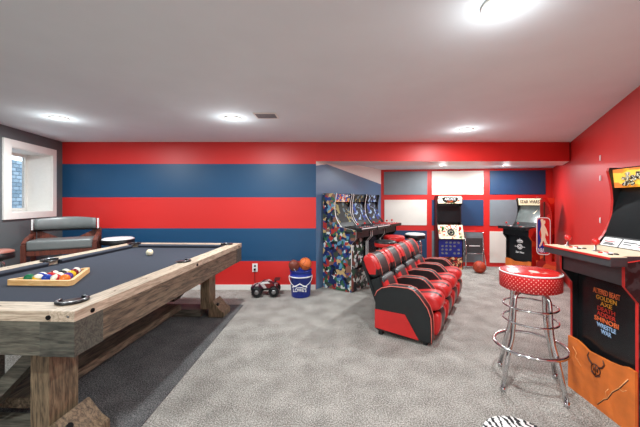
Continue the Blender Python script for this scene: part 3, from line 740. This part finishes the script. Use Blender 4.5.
# ------------------------------------------------------------ recliners
SID=[(.27,.045),(.27,.38),(.245,.43),(.20,.465),(.10,.495),(-.06,.50),(-.11,.485),(-.16,.44),(-.235,.345),(-.265,.26),(-.27,.18),(-.27,.03)]
def recliner_proto():
    t=thing('recliner','','recliner')
    P=.41
    def arm(x0,outer):
        mb=MB(); mb.prism(SID,'x',x0,x0+.10,0,bev=.012)
        for f in mb.bm.faces: f.smooth=False
        a=mb.build('armrest',M['vblack'],t)
        # red lower panel on the outer face
        MB().prism([(.268,.07),(.268,.25),(-.03,.25),(-.155,.045),(-.155,.04)],'x',x0-.004,x0-.0005).build('red_side_panel',M['vred'],a)
        pp=[(x0-.001,y,z) for y,z in SID[1:]]
        MB().tube(pp,.004,6).build('piping',M['piping'],a)
        MB().tube([(x0+.101,y,z) for y,z in SID[1:]],.004,6).build('piping',M['piping'],a)
        MB().box(x0+.02,x0+.065,-.23,-.19,0,.035).build('foot',M['black'],t)
        MB().box(x0+.02,x0+.065,.2,.24,0,.05).build('foot',M['black'],t)
        return a
    arm(0,True)
    # seat cushion: saddle with red field and black centre line
    def pad(prof,x0,x1,cols,bulge,name,mats,nx=12,parent=None,dirn='y'):
        t_=bmesh.new(); rings=[]
        n=len(prof); cy=sum(p[0] for p in prof)/n; cz=sum(p[1] for p in prof)/n
        for i in range(nx+1):
            u=i/nx; x=x0+(x1-x0)*u; e=1-abs(2*u-1)**4; s=1-bulge+bulge*e
            rings.append([t_.verts.new((x,cy+(p[0]-cy)*s,cz+(p[1]-cz)*s)) for p in prof])
        for i in range(nx):
            for k in range(n):
                f=t_.faces.new((rings[i][k],rings[i][(k+1)%n],rings[i+1][(k+1)%n],rings[i+1][k]))
                f.material_index=cols((i+.5)/nx,(prof[k][0]+prof[(k+1)%n][0])/2,(prof[k][1]+prof[(k+1)%n][1])/2)
                f.smooth=True
        f=t_.faces.new(rings[0][::-1]); f.material_index=cols(0,cy,cz); f=t_.faces.new(rings[-1]); f.material_index=cols(1,cy,cz)
        bmesh.ops.recalc_face_normals(t_,faces=t_.faces)
        me=bpy.data.meshes.new(name); t_.to_mesh(me); t_.free()
        for m_ in mats: me.materials.append(m_)
        o=bpy.data.objects.new(name,me); C.objects.link(o); o.parent=parent or t
        sb=o.modifiers.new('s','SUBSURF'); sb.levels=1; sb.render_levels=1
        return o
    a,b=.103,P+.002
    seatp=[(.16,.28),(.16,.37),(.05,.385),(-.08,.40),(-.20,.425),(-.27,.425),(-.315,.395),(-.335,.34),(-.325,.29),(-.2,.27)]
    pad(seatp,a,b,lambda u,y,z:(1 if (.40<u<.60 and y>-.3) else 0),.10,'seat',[M['vred'],M['vblack']])
    footp=[(-.27,.05),(-.315,.08),(-.33,.20),(-.325,.27),(-.28,.28),(-.25,.26),(-.25,.08)]
    pad(footp,a,b,lambda u,y,z:(1 if .25<u<.75 else 0),.06,'footrest',[M['vred'],M['vblack']])
    # backrest upper roll
    def lean(pts,dy,dz,an):
        ca,sa=math.cos(an),math.sin(an); return [(dy+y*ca+z*sa,dz-y*sa+z*ca) for y,z in pts]
    up=[(-.045,-.01),(-.062,.07),(-.06,.15),(-.035,.225),(.01,.25),(.05,.235),(.075,.17),(.075,.0)]
    U=lean(up,.275,.545,rad(22))
    pad(U,.012,P-.004,lambda u,y,z:(0 if (.24<u<.78) else (1 if z>.60 else 2)),.03,'headrest',[M['vgrey'],M['vred'],M['vblack']],nx=18)
    lw=[(-.045,-.22),(-.07,-.15),(-.06,-.04),(-.06,.02),(.075,.02),(.075,-.26),(.0,-.27)]
    Lw=lean(lw,.262,.54,rad(22))
    pad(Lw,.012+.03,P-.03,lambda u,y,z:(0 if (.3<u<.76) else (1 if z<.5 else 2)),.06,'lumbar_cushion',[M['vgrey'],M['vred'],M['vblack']],nx=14)
    # shell sides/back
    sh=lean([(.055,-.25),(.055,.20),(.085,.20),(.085,-.28)],.272,.545,rad(22))
    MB().prism(sh,'x',.006,P-.0,bev=.004).build('back_shell',M['vblack'],t)
    wing=lean([(-.05,-.02),(.06,-.02),(.06,-.25),(-.01,-.25)],.272,.565,rad(22))
    MB().prism(wing,'x',.006,.04,bev=.006).build('back_wing',M['vblack'],t)
    wing=lean([(-.05,-.02),(.06,-.02),(.06,-.25),(-.01,-.25)],.272,.565,rad(22))
    MB().prism(wing,'x',P-.034,P-.001,bev=.006).build('back_wing',M['vblack'],t)
    # vertical pipings on headrest
    for u in (.24,.78):
        x=.012+(P-.016)*u
        pts=[(x,p[0]-.002,p[1]) for p in U[0:6]]
        MB().tube(pts,.0035,6).build('piping',M['piping'],t)
    MB().box(.09,P-.004,-.24,.24,.05,.28).build('base_frame',M['vblack'],t)
    return t,arm
RT=rad(59.3)
rp,armf=recliner_proto()
rl=['red and black vinyl theater recliner nearest the camera, its whole side panel showing','second red and black recliner from the front of the row','third red and black recliner, second from the far end of the row','farthest red and black recliner in the row, nearest the slim arcade cabinet']
cx0,cy0=Vector((.937,2.746)),0
dd=Vector((math.sin(RT),-math.cos(RT))); rr=Vector((math.cos(RT),math.sin(RT)))
org=Vector((.905,2.675))-dd*.27   # local origin: y=-.27 is the arm front
for i in range(4):
    o=rp if i==0 else copy_tree(rp)
    p=org+rr*(.415*i)
    o.location=(p.x,p.y,0); o.rotation_euler=(0,0,RT)
    o['label']=rl[i]; o['group']='theater recliners in one row'; o['category']='recliner'
# closing armrest on the last recliner
last=o
for ch_ in [c for c in last.children if c.name.startswith('armrest')]:
    e=copy_tree(ch_,last); e.location=(.414,0,0)

# ------------------------------------------------------------ toys and balls by the striped wall
def monster_truck():
    t=thing('toy_monster_truck','black and dark red radio controlled monster truck on the carpet by the striped wall','toy truck',(-.89,4.20,0),rad(4))
    for sx in (-1,1):
        for sy in (-1,1):
            wp=thing('x','x','x'); bpy.data.objects.remove(wp)
            mb=MB(); a=sy*.085; b_=sy*.15
            mb.lathe([(.03,-.032),(.055,-.034),(.066,-.026),(.068,0),(.066,.026),(.055,.034),(.03,.032)],24)
            for q in range(16):
                an=2*PI*q/16; mb.box(-.007,.007,-.005,.005,-.03,.03,T=Matrix.Rotation(an,4,'Z')@Matrix.Translation((0,.068,0)))
            o=mb.build('wheel',M['black'],t,loc=(sx*.115,sy*.10,.073),rot=(PI/2,0,0))
            MB().lathe([(0,-.035),(.02,-.037),(.03,-.034),(.032,0),(.03,.034),(.02,.037),(0,.035)],12).build('rim',M['steel'],o)
    MB().box(-.13,.13,-.035,.035,.075,.105,.006).build('chassis',M['black'],t)
    for sx in (-1,1): MB().cyl((sx*.115,-.09,.073),(sx*.115,.09,.073),.008).build('axle',M['steel'],t)
    body=[(-.19,.11),(-.195,.135),(-.15,.155),(-.09,.165),(-.045,.205),(.03,.21),(.08,.175),(.15,.165),(.155,.12),(.1,.105),(-.1,.105)]
    bd=MB().prism(body,'y',-.06,.06,bev=.006).build('body_shell',M['truck_paint'],t)
    MB().prism([(-.082,.168),(-.045,.198),(.025,.203),(.06,.175)],'y',-.0625,.0625).build('cab_window',M['whitep'],bd)
    MB().box(-.205,-.185,-.07,.07,.085,.13,.006).build('bumper',M['black'],t)
    MB().box(.11,.19,-.075,.075,.215,.225,.003).build('rear_wing',M['black'],t)
    for sy in (-1,1): MB().cyl((.10,sy*.05,.16),(.15,sy*.05,.217),.005).build('wing_strut',M['black'],t)
    for sx in (-1,1):
        for sy in (-1,1): MB().cyl((sx*.08,sy*.045,.16),(sx*.112,sy*.055,.085),.009,n=10).build('shock_absorber',M['steel'],t)
M['truck_paint']=patches('dark_red_truck_paint',[rgb(120,26,30),rgb(30,28,40),rgb(200,190,190),rgb(90,30,60)],18)
monster_truck()
bk=thing('bucket','royal blue plastic bucket with white lettering, holding two balls','bucket',(-.405,4.17,0),0)
MB().lathe([(0,.002),(.125,0),(.13,.01),(.148,.27),(.156,.272),(.156,.29),(.148,.295),(.148,.35),(.154,.353),(.154,.364),(.144,.364),(.142,.30),(.122,.02),(0,.014)],40).build('shell',M['bluep'],bk)
pts=[(.160*math.cos(a),-.160*math.sin(a)*.75-.02,.28-.13*math.sin(a)) for a in [PI*i/20 for i in range(21)]]
MB().tube(pts,.004,8).build('handle',M['whitep'],bk)
MB().lathe([(.1575,.275),(.1595,.278),(.1595,.286),(.1575,.289)],40).build('rim_band',M['whitep'],bk)
text('lettering',"LOWE'S",.18,.05,M['whitep'],bk,(0,-.152,.12))
mb=MB(); mb.prism([(-.10,0),(-.10,.012),(-.045,.03),(0,.055),(.045,.03),(.10,.012),(.10,0),(.09,0),(.04,.018),(0,.04),(-.04,.018),(-.09,0)],'y',-.004,0); mb.build('gable_outline',M['whitep'],bk,loc=(0,-.150,.155))
def seams(r,parent,mat,tilt=(0,0,0)):
    mb=MB()
    R1=Matrix.Rotation(PI/2,3,'X'); R2=Matrix.Rotation(PI/2,3,'Y')
    mb.torus((0,0,0),r,.0022,36,6); mb.torus((0,0,0),r,.0022,36,6,rot=R1)
    for s in (-1,1):
        pts=[]
        for i in range(36):
            a=2*PI*i/36; p=Vector((s*(.55+.18*math.cos(2*a)),.0,0)); q=math.sqrt(max(.05,1-p.x**2))
            pts.append((p.x*r,q*math.cos(a)*r,q*math.sin(a)*r))
        mb.tube(pts,.0022,6,0,True)
    return mb.build('seams',mat,parent)
M['bball']=plain('orange_rubber',rgb(214,108,48),.6,vary=.1,scale=120,bmp=.3)
M['bball2']=plain('dark_orange_rubber',rgb(176,62,34),.55,vary=.1,scale=120,bmp=.3)
M['fball']=plain('brown_leather',rgb(116,54,40),.5,vary=.15,scale=60,bmp=.2)
def ball(name,label,cat,loc,r,mat,sc=(1,1,1),rot=(0,0,0),sm='ink'):
    o=MB().sphere((0,0,0),r,n=32,sc=sc).build(name,mat,loc=loc,rot=rot); tag(o,label,cat)
    return o
o=ball('basketball','orange basketball resting on top of the blue bucket','ball',(-.345,4.19,.437),.087,M['bball'],rot=(.4,.3,.5)); seams(.0868,o,M['ink'])
o=ball('football','brown football beside the basketball in the blue bucket','ball',(-.490,4.09,.435),.073,M['fball'],sc=(1,1,1.25),rot=(.9,-.3,0))
MB().box(-.004,.004,-.076,-.070,-.04,.04,.002).build('laces',M['whitep'],o)
o=ball('basketball','dark orange basketball on the alcove floor below the grey chair','ball',(2.74,5.50,.111),.11,M['bball2'],rot=(.3,.5,.2)); seams(.1098,o,M['ink'])
o=ball('toy_ball','small black and white ball on the floor in front of the red basketball board','ball',(3.58,4.86,.065),.062,patches('black_white_panels',[rgb(20,20,22),rgb(235,235,235),rgb(235,235,235)],16))
# outlet
ot=thing('wall_outlet','white electrical outlet plate with black plug on the striped wall','outlet',(-1.113,4.456,.325),0)
MB().box(-.04,.04,-.008,0,-.062,.062,.004).build('plate',M['whitep'],ot)
MB().box(-.016,.016,-.03,-.008,-.036,-.008,.004).build('plug',M['black'],ot)
MB().box(-.014,.014,-.0095,-.008,.012,.04,.002).build('socket',M['dark_grey'],ot)
o=MB().tube([(-1.113,4.43,.30),(-1.113,4.432,.28),(-1.112,4.435,.15),(-1.10,4.432,.02),(-1.05,4.40,.006),(-.98,4.38,.006)],.003,6).build('power_cord',M['black'])
tag(o,'thin black power cord hanging from the outlet to the carpet','cord')

# metal chair with black mesh back in alcove
fc=thing('metal_chair','chrome framed chair with dark mesh back and red top bar on the alcove wall','chair',(2.81,5.86,0),math.atan2(Bv.y,Bv.x))
for sx in (-1,1):
    MB().tube([(sx*.19,-.12,0),(sx*.165,-.05,.35),(sx*.17,.0,.70),(sx*.17,.02,.72)],.011,8).build('frame_tube',M['chrome'],fc)
    MB().tube([(sx*.20,.12,0),(sx*.18,.06,.3),(sx*.15,-.03,.45)],.010,8).build('leg',M['chrome'],fc)
MB().tube([(-.20,.02,.72),(.20,.02,.72)],.014,8).build('top_bar',M['redp'],fc)
MB().tube([(-.165,-.06,.30),(.165,-.06,.30)],.008,8).build('cross_bar',M['chrome'],fc)
MB().box(-.15,.15,-.03,-.015,.31,.60,.006).build('backrest',M['dark_grey'],fc)
MB().box(-.10,.10,-.034,-.031,.44,.455).build('back_print',M['whitep'],fc)

# small dark toy figures beside the arcade row (generic posed toys)
M['toy_blue']=plain('toy_blue',rgb(40,60,130),.5); M['toy_tan']=plain('toy_tan',rgb(170,120,80),.6)
# round black and white mat
def matmat():
    m,nt,b=base_mat('black_white_swirl_pile',.9)
    tc=nt.nodes.new('ShaderNodeTexCoord')
    w=nt.nodes.new('ShaderNodeTexWave'); w.inputs['Scale'].default_value=9; w.inputs['Distortion'].default_value=6; w.inputs['Detail Scale'].default_value=3
    nt.links.new(tc.outputs['Object'],w.inputs['Vector'])
    nt.links.new(ramp(nt,w.outputs['Fac'],[(0,rgb(22,24,28)),(.42,rgb(235,235,232))],'CONSTANT'),b.inputs['Base Color']); return m
o=MB().lathe([(0,0),(.185,0),(.19,.008),(.185,.018),(0,.02)],56).build('round_mat',matmat(),loc=(1.03,1.615,.0)); tag(o,'round black and white patterned mat on the carpet at the bottom edge','mat')
# small white fixings left on the right wall
for z,nm in ((1.76,'topmost'),(1.55,'middle'),(1.11,'lowest')):
    o=MB().box(-.012,.012,-.008,0,-.028,.028,.003).build('wall_fixing',M['whitep'],loc=(2.828,3.135,z),rot=(0,0,math.atan2(-.876,-.483)))
    tag(o,'small white fixing on the red right wall, %s of three in a column'%nm,'wall fixing','fixings on the right wall')

# ------------------------------------------------------------ camera, world, view
cam=bpy.data.cameras.new('camera'); co=bpy.data.objects.new('camera',cam); C.objects.link(co)
co.location=(0,0,1.3); co.rotation_euler=(PI/2,0,0)
cam.sensor_width=36; cam.lens=300/640*36; cam.shift_x=-10/640; cam.shift_y=-11.5/640; cam.clip_start=.02
bpy.context.scene.camera=co
wld=bpy.data.worlds.new('world'); bpy.context.scene.world=wld; wld.use_nodes=True
bg=wld.node_tree.nodes['Background']; bg.inputs['Color'].default_value=(.80,.90,1,1); bg.inputs['Strength'].default_value=7.0
vs=bpy.context.scene.view_settings; vs.view_transform='Standard'; vs.look='None'; vs.gamma=1; vs.use_curve_mapping=False; vs.exposure=-0.30
bpy.context.scene.cycles.max_bounces=10; bpy.context.scene.cycles.diffuse_bounces=6
